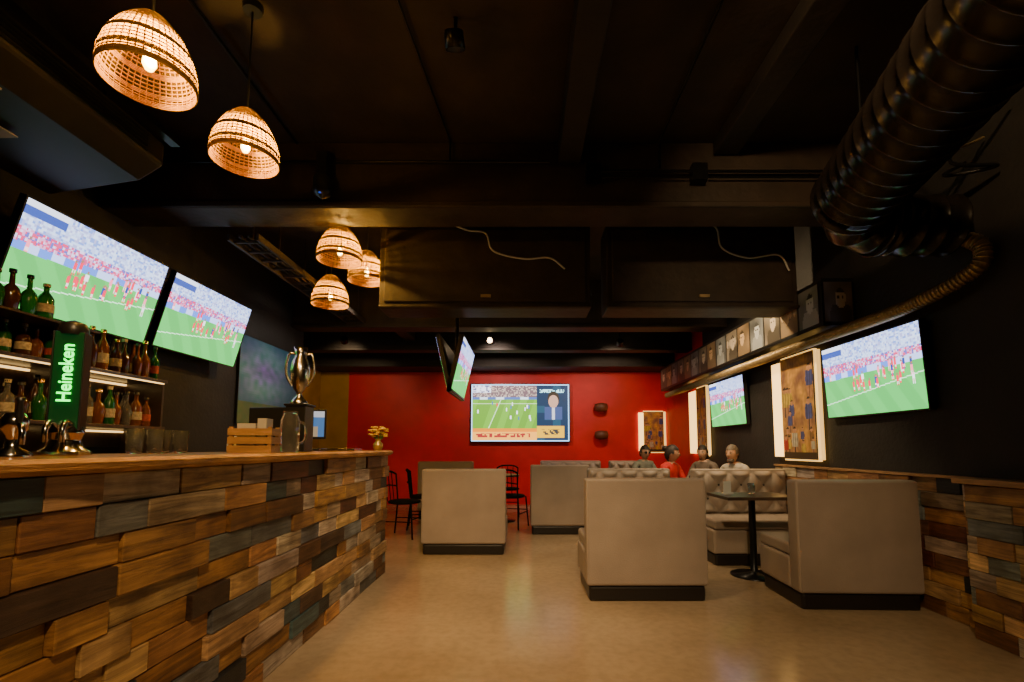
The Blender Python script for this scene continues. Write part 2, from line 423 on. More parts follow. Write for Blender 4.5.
def frame_poster(name,loc,rz,w,h,fn,t):
    e=empty(name,loc,(0,0,rz))
    b=B(); b.box(-w/2,w/2,0,.05,-h/2,h/2); b.build('panel',['black'],e)
    grid('print',w-.01,h-.01,66,96,fn,M['poster'],e,(0,-.002,0))
    b=B(); b.box(-w/2-t,-w/2,.012,.05,-h/2+.02,h/2-.02)  # emissive bar, widened to imitate hidden LED glow spread on the wall
    b.build('led_glow_bar',['led'],e)
    b=B()
    b.box(w/2,w/2+.05,.01,.05,-h/2,h/2)
    b.box(-w/2,w/2,.01,.05,-h/2-.018,-h/2); b.box(-w/2,w/2,.01,.05,h/2,h/2+.018)
    b.build('led_rim',['leddim'],e)
frame_poster('backlit_poster',(2.95,5.16,1.63),R(-90),.62,1.12,collage,.22)
frame_poster('backlit_poster.001',(2.95,7.98,1.63),R(-90),.42,1.12,collage,.40)
frame_poster('backlit_poster.002',(2.74,YB-.06,1.52),0,.42,.85,collage,.10)
e=empty('sports_mural',(XL+.03,6.45,2.03),(0,0,R(90)))
b=B(); b.box(-.75,.75,0,.025,-.55,.55); b.build('panel',['black'],e)
grid('print',1.48,1.08,60,40,blue_poster,M['poster'],e,(0,-.002,0))

def photos(u,v):
    n=15; k=int(u*n); fu=u*n-k
    if fu<.04 or fu>.97 or v<.05 or v>.95: return (.02,.018,.015)
    bg=(noise.noise(Vector((k*7.1+fu*1.6,v*2,k)))*.5+.5)*.22+.03
    t=[(1,.85,.68),(1,.7,.42),(.8,.85,.9)][k%3]
    g=bg
    cx=.5+.12*math.sin(k*2.3)
    if v<.42 and abs(fu-cx)<.36-.5*max(0,v-.25): g=.06+.25*((k*7)%3)/2
    if ((fu-cx)/.17)**2+((v-.58)/.24)**2<1: g=.45 if v<.70 else .04
    if abs(v-.6)<.03 and abs(abs(fu-cx)-.07)<.03: g=.05
    if k%4==1:
        for q in range(4):
            c2=.16+.22*q
            if ((fu-c2)/.08)**2+((v-.6)/.13)**2<1: g=.4
    return tuple(min(.9,g*x*1.6) for x in t)
s=empty('photo_soffit')
b=B(); b.box(2.72,XR-.01,4.28,9.47,2.30,2.74); b.build('soffit_box',['black'],s)
grid('photo_strip',5.1,.40,15*24,24,photos,M['poster'],s,(2.715,6.87,2.52),(0,0,R(-90)))
grid('photo_end',.28,.40,24,28,lambda u,v:photos(u/15+3/15,v),M['poster'],s,(2.865,4.275,2.52))

# ---------------------------------------------------------------- ducts
def path(pts,n=12):
    P=[Vector(p) for p in pts]; P=[P[0]*2-P[1]]+P+[P[-1]*2-P[-2]]; out=[]
    for i in range(1,len(P)-2):
        for k in range(n):
            t=k/n; p0,p1,p2,p3=P[i-1:i+3]
            out.append(.5*((2*p1)+(-p0+p2)*t+(2*p0-5*p1+4*p2-p3)*t*t+(-p0+3*p1-3*p2+p3)*t**3))
    out.append(P[-2]); return out
def ribbed(b,pts,r,step,ridge,m,n=28):
    pts=[Vector(p) for p in pts]
    L=[0]
    for a,c in zip(pts,pts[1:]): L.append(L[-1]+(c-a).length)
    tot=L[-1]; out=[];rs=[]; k=int(tot/step)
    def at(s):
        for i in range(len(L)-1):
            if s<=L[i+1]+1e-9: return pts[i].lerp(pts[i+1],(s-L[i])/(L[i+1]-L[i]+1e-9))
        return pts[-1]
    for i in range(k):
        for fr,rr in ((0.02,r),(.86,r),(.89,r+ridge),(.95,r+ridge),(.98,r)):
            out.append(at((i+fr)*step)); rs.append(rr)
    b.tube(out,rs,n,m)
d=empty('ventilation_duct')
b=B(); ribbed(b,path([(1.33,.0,2.83),(1.70,1.3,2.84),(2.08,2.75,2.82),(2.14,3.0,2.81)],6),.245,.115,.009,0,36)
b.build('main_pipe',['duct'],d)
b=B(); ribbed(b,path([(2.12,2.93,2.80),(2.22,3.10,2.76),(2.45,3.18,2.72),(2.99,3.16,2.70)],8),.195,.13,.009,0,32)
b.lathe([(.21,-.02),(.218,-.02),(.218,.02),(.21,.02)],T=Matrix.Translation((2.42,3.17,2.72))@Euler((0,R(90),0)).to_matrix().to_4x4(),n=32)
b.build('elbow_pipe',['duct'],d)
b=B(); pp=path([(2.93,3.08,2.58),(2.96,3.0,2.48),(2.93,3.05,2.34),(2.83,3.5,2.23),(2.78,4.6,2.215),(2.79,6,2.215),(2.82,9.4,2.215)],14)
ribbed(b,pp,.046,.026,.006,0,14); b.build('flexible_hose',['flex'],d)
b=B(); b.tube(path([(2.9,2.7,3.3),(2.7,2.9,3.02),(2.95,2.85,2.95),(2.8,3.05,3.0),(2.99,3.1,3.12)],8),.012,6)
b.tube(path([(2.55,3.0,3.69),(2.6,2.95,3.2),(2.75,2.9,3.1),(2.98,2.95,3.2)],8),.008,6,1)
b.tube([(2.08,2.8,2.95),(2.08,2.8,3.695)],.01,6); b.tube([(1.76,1.5,3.0),(1.76,1.5,3.695)],.01,6)
b.build('hanger_cables',['blackm','flex'],d)

def baffle(name,x0,x1,cable):
    e=empty(name)
    b=B(); b.box(x0,x1,4.62,4.98,2.56,3.42); b.box(x0+.05,x1-.05,4.60,4.62,2.62,3.36)
    b.box(x0,x1,4.59,4.62,2.56,2.59); b.box(x0+.1,x0+.16,4.7,4.8,3.4,ZC-.002); b.box(x1-.16,x1-.1,4.7,4.8,3.4,ZC-.002)
    b.build('casing',['beam'],e,bevel=.012)
    b=B(); b.tube(path(cable,10),.009,6); b.build('white_cable',['white'],e)
    b=B(); b.box((x0+x1)/2-.04,(x0+x1)/2+.06,4.585,4.6,2.66,2.69); b.build('badge',['flex'],e)
baffle('ceiling_air_conditioner',-1.43,.66,[(-.72,4.58,3.4),(-.55,4.57,3.33),(-.38,4.57,3.3),(-.3,4.57,3.12),(0,4.57,3.04),(.25,4.57,3.05),(.4,4.57,2.94)])
baffle('ceiling_air_conditioner.001',.82,2.70,[(1.75,4.58,3.48),(1.9,4.57,3.35),(1.95,4.57,3.15),(2.2,4.57,3.05),(2.5,4.57,3.08),(2.6,4.57,2.92)])
e=empty('suspended_air_conditioner')
prof=[(-3.15,2.86),(-2.55,2.96),(-2.40,3.06),(-2.40,3.22),(-3.15,3.22)]
b=B(); vs=[(x,y,z) for y in (.9,3.05) for x,z in prof]
b._add(vs,[(4,3,2,1,0),(5,6,7,8,9)]+[(i,(i+1)%5,5+(i+1)%5,5+i) for i in range(5)])
b.build('casing',['casing'],e,bevel=.02)
b=B(); 
for i in range(5): b.box(-2.415,-2.39,1.1,2.9,3.075+i*.025,3.085+i*.025)
b.box(-2.36,-2.3,.9,3.05,3.2,3.24); b.tube([(-3,1.2,3.2),(-3,1.2,ZC-.002)],.012,6); b.tube([(-2.6,2.8,3.2),(-2.6,2.8,ZC-.002)],.012,6)
b.build('louvres_and_rods',['blackm'],e)
b=B(); b.box(-2.9,-2.78,2.35,2.5,2.892,2.898); b.box(-2.62,-2.55,2.1,2.2,2.935,2.945); b.build('stickers',['white'],e)
b=B(); b.lathe([(.07,.1),(.07,.0),(.06,-.03),(.0,-.07)],n=20,caps=False); b.box(-.04,.04,-.04,.04,.1,.3)
b.ball((0,-.035,-.02),.025,10,1)
b.build('security_camera',['black',mat('camera_lens_blue',(.02,.05,.3),.1,emit=(.02,.1,.8),es=.5)],loc=(-1.58,3.6,3.2))

# ---------------------------------------------------------------- pendants
def shade_r(z):
    P=[(0,.2),(.08,.195),(.16,.175),(.24,.135),(.3,.09),(.33,.06)]
    for (a,ra),(c,rc) in zip(P,P[1:]):
        if z<=c: 
            t=(z-a)/(c-a); return ra+(rc-ra)*t
    return .06
def pendant(name,loc,sc=1.0,power=20):
    e=empty(name,loc)
    b=B()
    zs=[0,.008,.016,.024,.036,.05,.058,.066,.085,.105,.125,.145,.152,.159,.166,.185,.2,.22,.23,.24,.247,.254,.262,.27,.278,.286,.294,.302,.31,.32,.33]
    for z in zs:
        r=shade_r(z)*sc
        b.tube([(r*math.cos(2*math.pi*i/36),r*math.sin(2*math.pi*i/36),z*sc) for i in range(36)],.004*sc,5,closed=True)
    n=44
    for i in range(n):
        a=2*math.pi*i/n; 
        b.tube([(shade_r(z)*sc*math.cos(a),shade_r(z)*sc*math.sin(a),z*sc) for z in (0,.04,.08,.12,.16,.2,.24,.28,.33)],.003*sc,4,caps=False)
    b.build('wicker_shade',['wicker'],e)
    b=B(); b.lathe([((shade_r(z)+.005)*sc,z*sc) for z in (0.004,.04,.08,.12,.16,.2,.24,.28,.32)],n=32,caps=False); b.build('added_glow_shell',['glow_shell'],e)
    b=B(); b.lathe([(0,.05),(.014,.054),(.024,.075),(.022,.1),(.013,.125),(.011,.14)],n=16); b.build('bulb',['bulb'],e)
    b=B(); b.lathe([(.018,.138),(.018,.2),(.008,.21)],n=12); b.tube([(0,0,.2),(0,0,ZC-loc[2]-.02)],.005,6); b.lathe([(.05,ZC-loc[2]-.04),(.055,ZC-loc[2]-.002)],n=20)
    b.build('cord_and_socket',['black'],e)
    L=bpy.data.lights.new(name+'_light','POINT'); L.energy=power; L.color=(1,.52,.09); L.shadow_soft_size=.012
    lo=bpy.data.objects.new('bulb_light',L); COL.objects.link(lo); lo.parent=e; lo.location=(.034,-.03,.08)
LP=[(-1.47,1.76,2.62,.80,42),(-1.54,2.52,2.77,.85,42),(-1.72,4.34,2.93,1,40),(-1.61,4.78,2.89,.92,36),(-2.19,5.3,2.80,1,40)]
for i,l in enumerate(LP): pendant('pendant_lamp' if i==0 else 'pendant_lamp.%03d'%i,l[:3],l[3],l[4])

# ---------------------------------------------------------------- booths
def booth(name,x,y,w,rz=0,tuft=False):
    e=empty(name,(x,y,0),(0,0,rz))
    b=B()
    b.box(-w/2,w/2,0,.15,.12,.95,0)
    b.box(-w/2,w/2,.15,.66,.12,.36,0)
    b.box(-w/2+.01,w/2-.01,.15,.68,.365,.46,0)
    b.box(-w/2+.02,w/2-.02,.02,.64,0,.12,1)
    b.build('bench_body',['uph','plinth'],e,bevel=.022,bseg=3)
    b=B(); x0=w/2-.012
    b.tube([(-x0,.004,.14),(-x0,.004,.935),(x0,.004,.935),(x0,.004,.14)],.005,6); b.build('piping',['uph'],e)
    if tuft:
        b=B(); nx,nz=64,30; X0,X1,Z0,Z1=-w/2+.015,w/2-.015,.47,.93
        cu,cv=8,3
        def dep(x,z):
            u=(x-X0)/(X1-X0)*cu; v=(z-Z0)/(Z1-Z0)*cv
            a=(u+v)/1; c=(u-v)/1
            k=abs(math.sin(math.pi*a/2))*abs(math.sin(math.pi*c/2))
            fall=min(1,(Z1-z)/.04,(z-Z0)/.03+.3,(x-X0)/.03,(X1-x)/.03)
            return .16+.06*(k**.5)*max(0,fall)
        b.v=[(X0+(X1-X0)*i/nx,dep(X0+(X1-X0)*i/nx,Z0+(Z1-Z0)*j/nz),Z0+(Z1-Z0)*j/nz) for j in range(nz+1) for i in range(nx+1)]
        for j in range(nz):
            for i in range(nx):
                a=j*(nx+1)+i; b.f.append([a,a+nx+1,a+nx+2,a+1]); b.m.append(0); b.s.append(True); b.c.append((1,1,1))
        b.build('tufted_back',['uph'],e)
        b=B()
        for p in range(1,cu):
            for q in range(1,cv):
                if (p+q)%2==0: b.ball((X0+(X1-X0)*p/cu,.168,Z0+(Z1-Z0)*q/cv),(.012,.01,.012),8)
        b.build('buttons',['plinth'],e)
    return e
booth('booth_bench',-.68,5.46,.95)
booth('booth_bench.001',.965,3.84,.95)
booth('booth_bench.002',2.49,3.63,.9,R(-2))
booth('booth_bench.003',2.44,5.62,1.04,R(180),True)
booth('booth_bench.004',.5,6.7,.82)
booth('booth_bench.005',1.22,5.75,.95,R(180),True)
booth('booth_bench.006',-1.35,8.3,.95)
booth('booth_bench.007',.85,8.95,1.1,R(180),True)
booth('booth_bench.008',1.95,8.9,.8,R(180),True)

def table(name,x,y,w=.62,d=.62,z=.75,round_=False):
    e=empty(name,(x,y,0)); b=B()
    if round_: b.lathe([(w/2,z-.03),(w/2,z)],n=32)
    else: b.box(-w/2,w/2,-d/2,d/2,z-.03,z)
    b.build('top',['tabletop'],e,bevel=.004)
    b=B(); b.lathe([(.21,0),(.21,.012),(.05,.03),(.032,.05),(.032,z-.05),(.1,z-.03)],n=24); b.build('pedestal',['blackm'],e)
    return e
table('dining_table',2.16,4.62,.66,.5)
table('dining_table.001',.95,4.8,.66,.46)
table('dining_table.002',-.66,6.5,.62,.5)
table('dining_table.003',.5,7.75,.62,.5)
table('dining_table.004',2.28,7.0,.5,.7,.70)
table('cafe_table',-.35,7.95,.55,.55,.75,True)
for i,(x,y,z) in enumerate([(2.2,4.7,.75),(.9,4.8,.75),(.5,7.75,.75),(2.15,7.0,.70),(2.35,6.8,.70)]):
    b=B(); b.lathe([(.028,0),(.033,.01),(.035,.1),(.032,.1),(.03,.012),(0,.012)],n=16); b.build('drinking_glass' if i==0 else 'drinking_glass.%03d'%i,['glass'],loc=(x,y,z+.0005))
b=B(); b.box(-.05,.05,-.03,.03,0,.015); b.box(-.045,.045,-.005,.005,.015,.12); b.build('menu_holder',['white'],loc=(1.95,4.66,.7505),rot=(0,0,.4))

def chair(name,x,y,rz):
    b=B()
    for sx in (-1,1):
        b.tube([(sx*.21,-.21,0),(sx*.18,-.17,.45)],.012,8); b.tube([(sx*.21,.23,0),(sx*.18,.18,.45),(sx*.19,.22,.82)],.012,8)
        b.tube([(sx*.195,-.19,.22),(sx*.195,.2,.22)],.008,6)
    b.tube([(-.195,-.19,.25),(.195,-.19,.25)],.008,6)
    b.lathe([(.18,.44),(.215,.45),(.215,.475),(.19,.485),(0,.485)],n=24,caps=False)
    b.lathe([(0,.44),(.18,.44)],n=24,caps=False)
    b.tube(path([(-.19,.22,.82),(-.1,.26,.86),(.1,.26,.86),(.19,.22,.82)],6),.014,8)
    b.tube(path([(-.19,.21,.66),(0,.25,.68),(.19,.21,.66)],6),.01,8)
    for k in (-.1,0,.1): b.tube([(k,.2,.47),(k,.25,.85)],.007,6)
    return b.build(name,['chairblk'],loc=(x,y,0),rot=(0,0,rz))
chair('metal_chair',-.20,7.35,R(160)); chair('metal_chair.001',-1.62,6.6,R(80)); chair('metal_chair.002',-1.5,7.3,R(100)); chair('metal_chair.003',-.3,8.6,R(0))

# ---------------------------------------------------------------- back bar
bs=empty('bottle_shelf')
b=B(); 
b.box(XL+.01,-3.08,2.2,4.12,1.345,1.37); b.box(XL+.01,-3.08,2.2,4.12,1.745,1.77); b.box(XL+.01,-2.96,2.2,3.3,1.985,2.0)
b.box(XL+.005,XL+.02,2.2,4.12,1.2,2.0)
for y in (2.2,3.29,4.1): b.box(XL+.01,-3.1,y-.01,y+.01,.92,1.985 if y<4 else 1.745)
b.build('shelf_boards',['tabletop'],bs,bevel=.003)
b=B(); b.box(XL+.02,XL+.04,2.2,4.1,1.72,1.735); b.box(XL+.02,XL+.04,2.2,4.1,1.32,1.335); b.box(-3.11,-3.095,2.2,4.1,1.736,1.744); b.build('under_shelf_led',[mat('shelf_led',(1,.8,.5),.4,emit=(1,.60,.2),es=2.6)],bs)
bb=B(); random.seed(11)
def bottle(b,x,y,z,h,r,m,lab,kind):
    if kind==0: pr=[(r*.9,0),(r,.01),(r,h*.58),(r*.75,h*.68),(r*.36,h*.78),(r*.33,h*.96),(r*.4,h*.965),(r*.4,h)]
    elif kind==1: pr=[(r*.9,0),(r,.01),(r*1.02,h*.5),(r*.9,h*.62),(r*.38,h*.7),(r*.36,h*.95),(r*.45,h*.96),(r*.45,h)]
    else: pr=[(r*.8,0),(r*.85,.01),(r*1.1,h*.4),(r*.9,h*.55),(r*.35,h*.66),(r*.3,h*.95),(r*.38,h)]
    b.lathe(pr,(x,y,z),14,m)
    if kind!=2: b.lathe([(r*1.04,h*.18),(r*1.04,h*.42)],(x,y,z),14,lab,caps=False)
    b.lathe([(r*.46,h*.93),(r*.46,h*1.02),(0,h*1.02)],(x,y,z),10,random.choice([4,6,7]),caps=False)
for z,ya,yb in ((1.371,2.3,4.06),(1.771,2.3,4.06),(2.001,2.3,3.05)):
    y=ya
    while y<yb:
        r=random.uniform(.032,.043); h=random.uniform(.23,.31) if z<1.5 else (random.uniform(.18,.205) if z<1.9 and y<3.33 else random.uniform(.25,.31))
        if z>1.9: h=random.uniform(.2,.27)
        xx=-3.02 if z>1.9 else -3.15+random.uniform(-.02,.02)
        bottle(bb,xx,y,z,h,r,random.choice([0,1,1,2,2,3]) if z<1.9 else random.choice([0,0,2]),random.choice([4,4,5]),random.randrange(3))
        if z<1.9 and random.random()<.7: bottle(bb,-3.3,y+.05,z,h,r,random.choice([0,1,2,3]),4,random.randrange(3))
        y+=2*r+random.uniform(.012,.03)
bb.build('liquor_bottles',['green_g','amber','brown_g','clearb','label','labelr','gold','black'],bs)
b=B(); b.box(XL+.01,-2.85,.5,7.2,0,.88,0); b.box(XL+.01,-2.8,.45,7.2,.88,.92,1); 
for k in range(8): b.box(-2.85,-2.835,.55+k*.82,1.32+k*.82,.06,.84,0)
b.build('back_bar_counter',['black','tabletop'],bevel=.004)

tp=empty('beer_tap_tower',(-1.86,1.95,1.168),(0,0,R(25)))
b=B(); b.lathe([(.085,0),(.085,.012),(.06,.03),(.05,.06),(.062,.09),(.05,.12)],n=28,m=1)
b.box(-.046,.046,-.035,.035,.10,.50,0); b.lathe([(.045,.49),(.05,.51),(.04,.54),(0,.555)],n=20,m=2,caps=False)
b.box(-.052,-.046,-.038,.036,.1,.5,2); b.box(.046,.052,-.038,.036,.1,.5,2)
b.build('tower',['taptower','chrome','black'],tp,bevel=.006)
b=B(); b.tube(path([(-.02,-.03,.12),(-.02,-.09,.13),(-.02,-.12,.10),(-.02,-.12,.05)],6),.010,10)
b.tube(path([(.03,-.03,.12),(.03,-.09,.13),(.03,-.12,.10),(.03,-.12,.05)],6),.010,10)
b.box(-.11,.11,-.2,-.09,0,.015)
b.build('faucets_and_drip_tray',['chrome'],tp,bevel=.002)
cu=bpy.data.curves.new('sign_text','FONT'); cu.body='Heineken'; cu.size=.062; cu.extrude=.002; cu.offset=.0006; cu.align_x='CENTER'; cu.align_y='CENTER'
to=bpy.data.objects.new('illuminated_lettering',cu); COL.objects.link(to); cu.materials.append(M['neon']); to.parent=tp
to.location=(0,-.041,.33); to.rotation_euler=(Matrix.Rotation(R(90),3,'X')@Matrix.Rotation(R(90),3,'Z')).to_euler()
tq=empty('chrome_beer_tap',(-1.72,1.62,1.168))
b=B(); b.lathe([(.05,0),(.05,.01),(.02,.03),(.02,.07),(.035,.09),(.038,.12),(.025,.145),(0,.15)],n=24)
b.tube(path([(0,0,.1),(.05,-.03,.105),(.07,-.04,.08),(.07,-.04,.04)],6),.009,10); b.lathe([(.008,0),(.012,.03),(.008,.07),(.014,.085),(0,.09)],(.035,-.02,.11),12,1)
b.build('font_body',['chrome','black'],tq)

b=B(); b.lathe([(.055,0),(.06,.01),(.06,.2),(.045,.24),(.045,.26),(.05,.265)],n=28); 
b.tube(path([(.055,0,.05),(.1,0,.08),(.1,0,.17),(.058,0,.2)],6),.008,8)
b.build('glass_jar',['glass'],loc=(-1.535,3.15,1.168))
b=B(); b.box(-.07,.07,-.07,.07,0,.32); b.box(-.08,.08,-.08,.08,.32,.335); b.build('display_plinth',['black'],loc=(-1.60,3.42,1.168),bevel=.004)
b=B()
b.lathe([(.055,0),(.057,.015),(.045,.03),(.02,.06),(.018,.08),(.04,.11),(.06,.17),(.066,.24),(.055,.31),(.04,.34),(.038,.37),(.046,.41),(.044,.41),(.034,.37),(0,.33)],n=36)
for sx in (-1,1): b.tube(path([(sx*.05,0,.13),(sx*.085,0,.2),(sx*.092,0,.28),(sx*.075,0,.36),(sx*.042,0,.365)],8),[.009]*33,10)
b.build('trophy_cup',['silver'],loc=(-1.61,3.42,1.504),rot=(0,0,R(20)))
b=B()
for z in (0,.05,.1):
    b.box(-.11,.11,-.075,-.065,z,z+.04); b.box(-.11,.11,.065,.075,z,z+.04); b.box(-.12,-.11,-.075,.075,z,z+.04); b.box(.11,.12,-.075,.075,z,z+.04)
for sx in (-1,1):
    for sy in (-1,1): b.box(sx*.105-.01,sx*.105+.01,sy*.06-.01,sy*.06+.01,0,.15)
b.box(-.1,.1,-.06,.06,0,.01); b.box(-.08,.02,-.05,.05,.01,.17,1); b.box(.03,.08,-.05,.05,.01,.20,1)
b.build('napkin_crate',['crate','white'],loc=(-1.60,2.86,1.168),rot=(0,0,R(8)))
e=empty('cash_register',(-1.88,4.15,1.168),(0,0,R(15)))
b=B(); b.box(-.16,.16,-.02,.02,.1,.36); b.box(-.03,.03,0,.05,0,.2); b.box(-.12,.12,-.1,.12,0,.02); b.build('body',['black'],e,bevel=.006)
grid('screen',.29,.22,40,30,lambda u,v:(.5,.5,.55) if v>.75 else ((.05,.15,.35) if rnd(u,v,6,5)>.4 else (.35,.25,.15)),attr_mat('pos_screen',emis=1.2),e,(0,-.022,.23))
b=B(); b.box(-.15,.15,-.02,.02,.08,.32); b.box(-.03,.03,.0,.04,0,.15); b.box(-.1,.1,-.08,.1,0,.015); b.build('computer_monitor',['black'],loc=(-1.86,3.5,1.168),rot=(0,0,R(-8)),bevel=.006)
b=B(); b.lathe([(.04,0),(.055,.01),(.055,.05),(.03,.06),(.028,.1),(0,.1)],n=20,m=0); b.build('sugar_dispenser',['white'],loc=(-1.80,3.02,1.168))
gl=B()
for k in range(4):
    gl.lathe([(.028,0),(.034,.01),(.038,.12),(.036,.12),(.03,.012),(0,.012)],(-1.9+.03*(k%2),2.35+.09*k,1.168),14)
gl.build('bar_glasses',['glass'])
b=B(); b.box(-.14,.14,-.1,.1,0,.02); b.build('serving_tray',['chrome'],loc=(-1.55,4.1,1.168),bevel=.004)
v=empty('flower_vase',(-1.40,4.62,1.168))
b=B(); b.lathe([(.03,0),(.045,.03),(.045,.06),(.02,.09),(.03,.11)],n=20); b.build('vase',['vase'],v)
b=B(); random.seed(2)
for i in range(34):
    a=random.random()*6.28; r=random.random()**.5*.08; z=.13+random.random()*.10
    b.tube([(0,0,.08),(r*math.cos(a),r*math.sin(a),z)],.002,4,m=1)
    cx,cy=r*math.cos(a),r*math.sin(a)
    for k in range(6):
        t=k*math.pi/3; b.ball((cx+.013*math.cos(t),cy+.013*math.sin(t),z),(.012,.012,.007),6,0)
b.build('flowers',['flower','leaf'],v)
for i,z in enumerate((2.03,1.45)):
    b=B(); b.lathe([(.06,-.09),(.13,-.07),(.145,0),(.13,.07),(.06,.09)],n=24); b.build('wall_sconce' if i==0 else 'wall_sconce.001',['sconce'],loc=(1.62,YB-.148,z))

# ---------------------------------------------------------------- people
def skinmesh(name,J,E,Rr,mats,parent,matfn,sub=2):
    me=bpy.data.meshes.new(name+'_sk'); me.from_pydata(J,E,[]); 
    o=bpy.data.objects.new(name+'_tmp',me); COL.objects.link(o)
    sk=o.modifiers.new('s','SKIN')
    for i,s_ in enumerate(me.skin_vertices[0].data):
        r=Rr[i]; s_.radius=r if isinstance(r,tuple) else (r,r); s_.use_root=(i==0)
    sb=o.modifiers.new('u','SUBSURF'); sb.levels=sub; sb.render_levels=sub
    dg=bpy.context.evaluated_depsgraph_get(); dg.update()
    nm=bpy.data.meshes.new_from_object(o.evaluated_get(dg)); bpy.data.objects.remove(o)
    nm.materials.clear()
    for mm in mats: nm.materials.append(mm)
    for p in nm.polygons: p.use_smooth=True; p.material_index=matfn(p.center)
    r=bpy.data.objects.new(name,nm); COL.objects.link(r); r.parent=parent; return r
PS=.94
def person(name,x,y,rz,shirt,hairc,hairstyle='short',lean=.06,turn=0,zoff=0,skin=(.45,.24,.16),beard=False,glasses=False):
    e=empty(name,(x,y,zoff),(0,0,rz)); e.scale=(PS,PS,PS)
    ms=mat(name+'_shirt',shirt,.8,var=.25,vscale=14); mp=mat(name+'_trousers',(.03,.035,.06),.8); msh=mat(name+'_shoes',(.03,.02,.015),.5); mk=mat(name+'_skin',skin,.5)
    mh=mat(name+'_hair',hairc,.6,var=.3,vscale=60)
    l=lean
    J=[(0,0,.55),(0,-.01-l*.3,.70),(0,-.01-l*.7,.88),(0,-l,1.0),(0,-.01-l*1.1,1.08),
       (-.1,-.03,.53),(-.12,-.42,.53),(-.12,-.43,.12),(-.12,-.53,.05),
       (.1,-.03,.53),(.12,-.42,.53),(.12,-.43,.12),(.12,-.53,.05),
       (-.17,-l,.99),(-.23,-l-.09,.78),(-.13,-l-.30,.785),
       (.17,-l,.99),(.23,-l-.09,.78),(.13,-l-.30,.785)]
    E=[(0,1),(1,2),(2,3),(3,4),(0,5),(5,6),(6,7),(7,8),(0,9),(9,10),(10,11),(11,12),(3,13),(13,14),(14,15),(3,16),(16,17),(17,18)]
    Rr=[(.15,.11),(.14,.10),(.155,.11),(.11,.08),(.05,.05),.09,.065,.042,.035,.09,.065,.042,.035,.06,.045,.028,.06,.045,.028]
    def mf(c):
        if c.z>1.045 and abs(c.x)<.07: return 2
        if c.z<.12: return 3
        if c.z<.58 and not (c.y>-.02 and c.z>.56): return 1
        return 0
    skinmesh('body',J,E,Rr,[ms,mp,mk,msh],e,mf)
    for sx in (-1,1):
        hx,hy,hz=sx*.13,-l-.30,.785
        J=[(hx,hy+.01,hz),(hx-sx*.01,hy-.04,hz),(hx-sx*.015,hy-.075,hz)];E=[(0,1),(1,2)];Rr=[(.024,.018),(.036,.015),(.036,.013)]
        skinmesh('palm',J,E,Rr,[mk],e,lambda c:0,1)
        for k,ln in enumerate((.062,.074,.068,.052)):
            ox=(k-1.5)*.018
            a=(hx-sx*.015+ox*sx,hy-.07,hz); 
            J=[a,(a[0],a[1]-ln*.5,hz+.004),(a[0],a[1]-ln*.85,hz-.008),(a[0],a[1]-ln,hz-.02)]
            skinmesh('finger_%d'%k,J,[(0,1),(1,2),(2,3)],[.009,.0085,.008,.007],[mk],e,lambda c:0,1)
        J=[(hx-sx*.02,hy-.025,hz),(hx-sx*.05,hy-.05,hz),(hx-sx*.055,hy-.08,hz-.006)]
        skinmesh('thumb',J,[(0,1),(1,2)],[.012,.01,.008],[mk],e,lambda c:0,1)
    hd=empty('head',(0,-.035-l*1.15,1.185),(R(6),0,turn)); hd.parent=e
    b=B(); n=28;k=20; vs=[];fs=[]
    for j in range(k+1):
        t=math.pi*j/k
        for i in range(n):
            a=2*math.pi*i/n
            dx,dy,dz=math.sin(t)*math.cos(a),math.sin(t)*math.sin(a),-math.cos(t)
            sx_=.075;sy_=.095;sz_=.118
            if dz<0: sx_*=1-.28*(-dz); sy_*=1-.12*(-dz)
            px,py,pz=dx*sx_,dy*sy_,dz*sz_
            if dy<0:
                g=math.exp(-(px/.012)**2)*math.exp(-((pz+.012)/.022)**2); py-=.024*g
                for s2 in (-1,1): py+=.009*math.exp(-((px-s2*.03)/.014)**2-((pz-.012)/.012)**2)
                py-=.006*math.exp(-(px/.022)**2-((pz+.052)/.008)**2); py-=.008*math.exp(-(px/.025)**2-((pz+.095)/.016)**2)
                py-=.004*math.exp(-(px/.05)**2-((pz-.035)/.008)**2)
            vs.append((px,py,pz))
    for j in range(k):
        for i in range(n):
            i2=(i+1)%n; fs.append((j*n+i,j*n+i2,(j+1)*n+i2,(j+1)*n+i))
    b._add(vs,fs,0,True)
    for s2 in (-1,1): b.ball((s2*.075,.005,-.005),(.009,.018,.03),10,0)
    for s2 in (-1,1):
        b.ball((s2*.03,-.078,.012),(.011,.009,.008),10,2); b.ball((s2*.03,-.0855,.012),(.005,.003,.005),8,3)
        b.ball((s2*.03,-.086,.034),(.017,.006,.0035),8,1)
    b.ball((0,-.090,-.052),(.022,.006,.006),10,4)
    b.build('face',[mk,mh,M['white'],M['black'],mat(name+'_lips',(.35,.1,.08),.5)],hd)
    b=B(); vs=[];fs=[]; n=30;k=20
    for j in range(k+1):
        t=math.pi*j/k
        for i in range(n):
            a=2*math.pi*i/n
            dx,dy,dz=math.sin(t)*math.cos(a),math.sin(t)*math.sin(a),-math.cos(t)
            w_=1+.05*noise.noise(Vector((dx*6,dy*6,dz*6)))
            vs.append((dx*.084*w_,dy*.105*w_+.004,dz*.128*w_))
    for j in range(k):
        for i in range(n):
            i2=(i+1)%n; f=(j*n+i,j*n+i2,(j+1)*n+i2,(j+1)*n+i)
            c=sum((Vector(vs[q]) for q in f),Vector())/4
            lim=.055 if c.y<-.03 else ( -.01 if c.y<.03 else (-.07 if hairstyle=='short' else -.2))
            if c.z>lim: fs.append(f)
    b._add(vs,fs,0,True)
    if hairstyle=='long':
        b.ball((0,.05,-.07),(.08,.05,.12),16,0)
